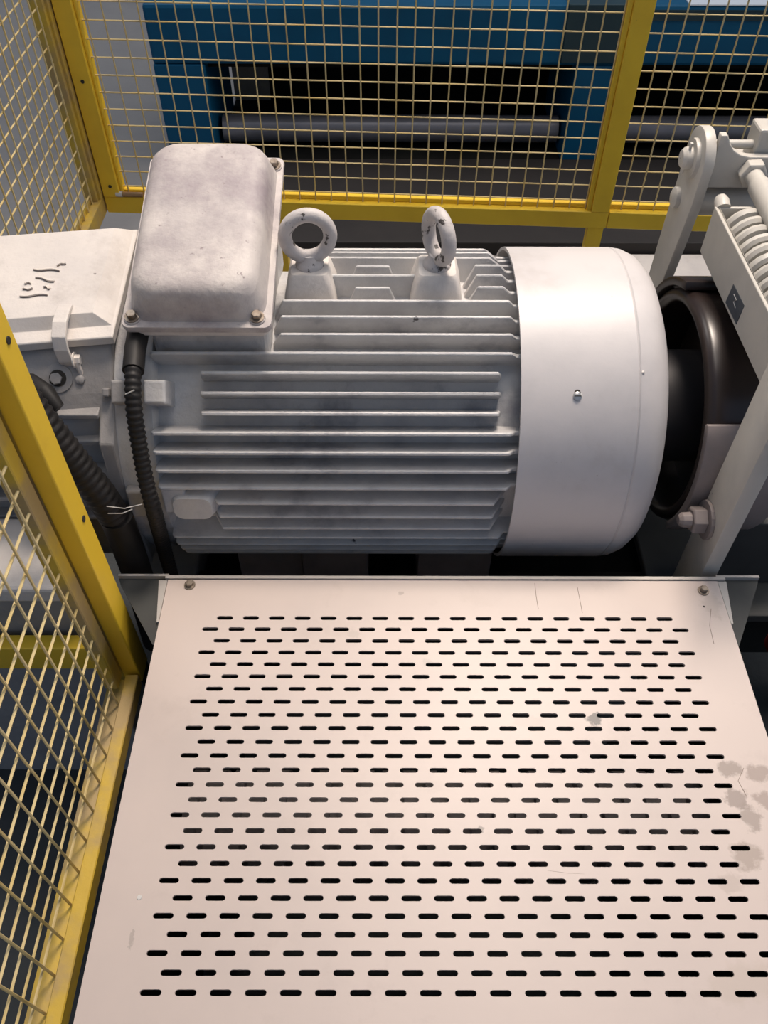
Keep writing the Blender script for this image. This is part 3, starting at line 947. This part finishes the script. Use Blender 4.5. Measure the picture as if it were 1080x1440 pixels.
def arm(poly, x0, x1, name='brake_arm', m='white', bev=0.0025):
    return MB().prism([(x0, y, z) for y, z in poly], (x1 - x0, 0, 0)).build(name, m, br, bevel=bev, smooth=25)


# near arm (flat bar seen on its side) and the boxed spring above the drum
arm([(0.748, AZ - 0.262), (0.822, AZ - 0.262), (0.8215, CAMZ - 0.634), (0.78, CAMZ - 0.625), (0.748, CAMZ - 0.64)], NA, NA + 0.025)
# far arm with a rounded head
FX = 0.487
hp = []
hy, hz_, hr = 1.266, CAMZ - 0.613, 0.047
for k in range(31):
    t = math.radians(-8 + 196 * k / 30)
    hp.append((hy + hr * math.cos(t), hz_ + hr * math.sin(t)))
fa = arm([(1.268, AZ - 0.262), (1.33, AZ - 0.262), (1.322, CAMZ - 0.80)] + hp + [(1.2205, CAMZ - 0.67), (1.247, CAMZ - 0.82)], FX, FX + 0.017)
c = (FX, hy, hz_)
sub(MB().lathe([(0, 0.030), (-0.006, 0.029), (-0.006, 0.001)], c, 'X', 28), 'washer', 'white', fa, smooth=35)
sub(MB().lathe([(-0.006, 0.017), (-0.016, 0.0165), (-0.021, 0.012), (-0.022, 0.001)], c, 'X', 22), 'pin', 'white', fa, smooth=35)
sub(MB().tube([(FX - 0.012, hy + 0.004, hz_ - 0.026), (FX - 0.012, hy - 0.004, hz_ + 0.026)], 0.0025, 8), 'split_pin', 'white', fa)
sub(MB().lathe([(0, 0.017), (-0.007, 0.0165), (-0.010, 0.011), (-0.0105, 0.001)], (FX, hy + 0.022, CAMZ - 0.69), 'X', 22), 'rivet', 'white', fa, smooth=35)

# spring housing: open channel along Y
SZ0, SZ1 = CAMZ - 0.710, CAMZ - 0.634
SY0, SY1 = 0.822, 1.158
SXa, SXb = AX0, 0.597
sh = MB().box(SXa, SXa + 0.006, SY0, SY1, SZ0, SZ1).box(SXb - 0.006, SXb, SY0, SY1, SZ0, SZ1).box(SXa + 0.006, SXb - 0.006, SY0, SY1, SZ0, SZ0 + 0.006).box(SXa + 0.006, SXb - 0.006, SY1 - 0.006, SY1, SZ0 + 0.006, SZ1).build('spring_housing', 'white', br, bevel=0.0015)
pts = []
turns, r_s = 13.5, 0.0325
for i in range(int(turns * 20) + 1):
    t = i / 20
    pts.append(((SXa + SXb) / 2 + r_s * math.cos(2 * math.pi * t), SY1 - 0.014 - t * (SY1 - SY0 - 0.02) / turns, (SZ0 + SZ1) / 2 + 0.005 + r_s * math.sin(2 * math.pi * t)))
MB().tube(pts, 0.0083, 8).build('coil_spring', 'white', br, smooth=True)
MB().tube([((SXa + SXb) / 2, SY1 - 0.002, SZ0 + 0.045), ((SXa + SXb) / 2, SY0 - 0.03, SZ0 + 0.045)], 0.012, 12).build('spring_rod', 'white', br, smooth=True)
# diamond label on the housing side
dq = [onX(px, py, AX0 - 0.0008) for px, py in ((1031, 400), (1046, 430), (1035, 456), (1020, 425))]
lb = MB().prism(dq, (0.0009, 0, 0)).build('diamond_label', 'sticker', br)
zg = [onX(px, py, AX0 - 0.0012) for px, py in ((1032, 414), (1035.5, 422), (1031.5, 424), (1034, 433))]
sub(MB().tube(zg, 0.0006, 6), 'label_mark', 'tie', lb)
# yoke, rods and nut at the head of the far arm
yk = []
y0 = 1.235
yk = [(0.506, -0.646), (0.70, -0.646), (0.70, -0.596), (0.56, -0.596), (0.545, -0.593), (0.532, -0.586), (0.523, -0.575), (0.516, -0.563), (0.506, -0.563)]
MB().prism([(x, y0, CAMZ + z) for x, z in yk], (0, 0.014, 0)).build('yoke_plate', 'white', br, bevel=0.002)
MB().box(0.506, 0.70, y0 + 0.05, y0 + 0.062, CAMZ - 0.646, CAMZ - 0.612).build('yoke_back', 'white', br, bevel=0.002)
MB().box(0.506, 0.70, y0 + 0.014, y0 + 0.05, CAMZ - 0.646, CAMZ - 0.634).build('yoke_base', 'white', br, bevel=0.001)
MB().box(0.570, 0.602, y0 + 0.016, y0 + 0.06, CAMZ - 0.634, CAMZ - 0.562).build('yoke_ear', 'white', br, bevel=0.004)
MB().tube([(0.505, y0 + 0.030, CAMZ - 0.590), (0.66, y0 + 0.030, CAMZ - 0.590)], 0.0065, 14).build('cross_pin', 'white', br, smooth=True)
MB().tube([(0.503, 1.262, CAMZ - 0.680), (0.70, 1.262, CAMZ - 0.680)], 0.024, 18).build('cross_tube', 'white', br, smooth=True)
nc = onY(1056, 240, y0)
sub_n = hexbolt(nc, (0, -1, -0.05), 0.0215, 0.018, washer=False).build('adjusting_nut', 'white', br, bevel=0.001)
MB().tube([nc + Vector((0, 0.03, 0)), nc + Vector((0, -0.05, -0.002))], 0.0135, 14).build('threaded_end', 'white', br, smooth=True)
MB().tube([nc + Vector((0, -0.045, -0.002)), nc + Vector((0.0, -0.42, -0.02))], 0.0165, 16).build('pull_rod', 'white', br, smooth=True)
dm = onY(1015, 285, 1.168)
MB().tube([dm + Vector((0, 0.012, 0.003)), dm + Vector((0, 0.009, 0.0022)), dm + Vector((0, 0.0, 0)), dm + Vector((0, -0.012, -0.004))], [0.004, 0.009, 0.0115, 0.0115], 12).build('rod_end', 'white', br, smooth=True)

# shoes


def shoe(a0, a1, r0_, r1_, x0, x1, m, name='brake_shoe'):
    rings = []
    for k in range(15):
        a = math.radians(a0 + (a1 - a0) * k / 14)
        d = Vector((0, -math.cos(a), math.sin(a)))
        rings.append([Vector((x0, AY, AZ)) + d * r0_, Vector((x1, AY, AZ)) + d * r0_, Vector((x1, AY, AZ)) + d * r1_, Vector((x0, AY, AZ)) + d * r1_])
    return MB().loft(rings).build(name, m, br, bevel=0.003, smooth=30)


s1 = shoe(34, -34, 0.1935, 0.208, 0.463, 0.60, 'shoe')
s2 = shoe(107, 190, 0.1935, 0.208, 0.464, 0.60, 'drum')
arm([(1.115, CAMZ - 0.752), (1.155, CAMZ - 0.756), (1.165, CAMZ - 0.78), (1.10, CAMZ - 0.755)], 0.475, 0.505, 'shoe_lug', 'drum', 0.001)
p = onX(995, 731, NA)
bb = hexbolt(p, (-1, 0, 0), 0.021, 0.026, dome=True).build('pivot_bolt', 'shoe', br, bevel=0.001)
MB().box(0.47, 0.78, 0.79, 1.30, AZ - 0.281, AZ - 0.262).build('brake_base', 'grey', br, bevel=0.003)
MB().box(0.575, 0.70, 0.86, 0.90, AZ - 0.262, AZ - 0.10).build('base_rib', 'grey', br, bevel=0.003)
# dull red cap low beside the guard
rc = MB().lathe([(-0.05, 0.03), (0.0, 0.03), (0.004, 0.036), (0.02, 0.036), (0.026, 0.028), (0.027, 0.001)], (0.66, 0.72, CAMZ - 1.12), 'Z', 24).build('red_cap', 'red', None, origin=(0.66, 0.72, CAMZ - 1.17), smooth=35)
tag(rc, 'dull red round cap in the shade beside the guard', 'cap')

for r in ROOTS:
    if 'o' in r.keys():
        del r['o']
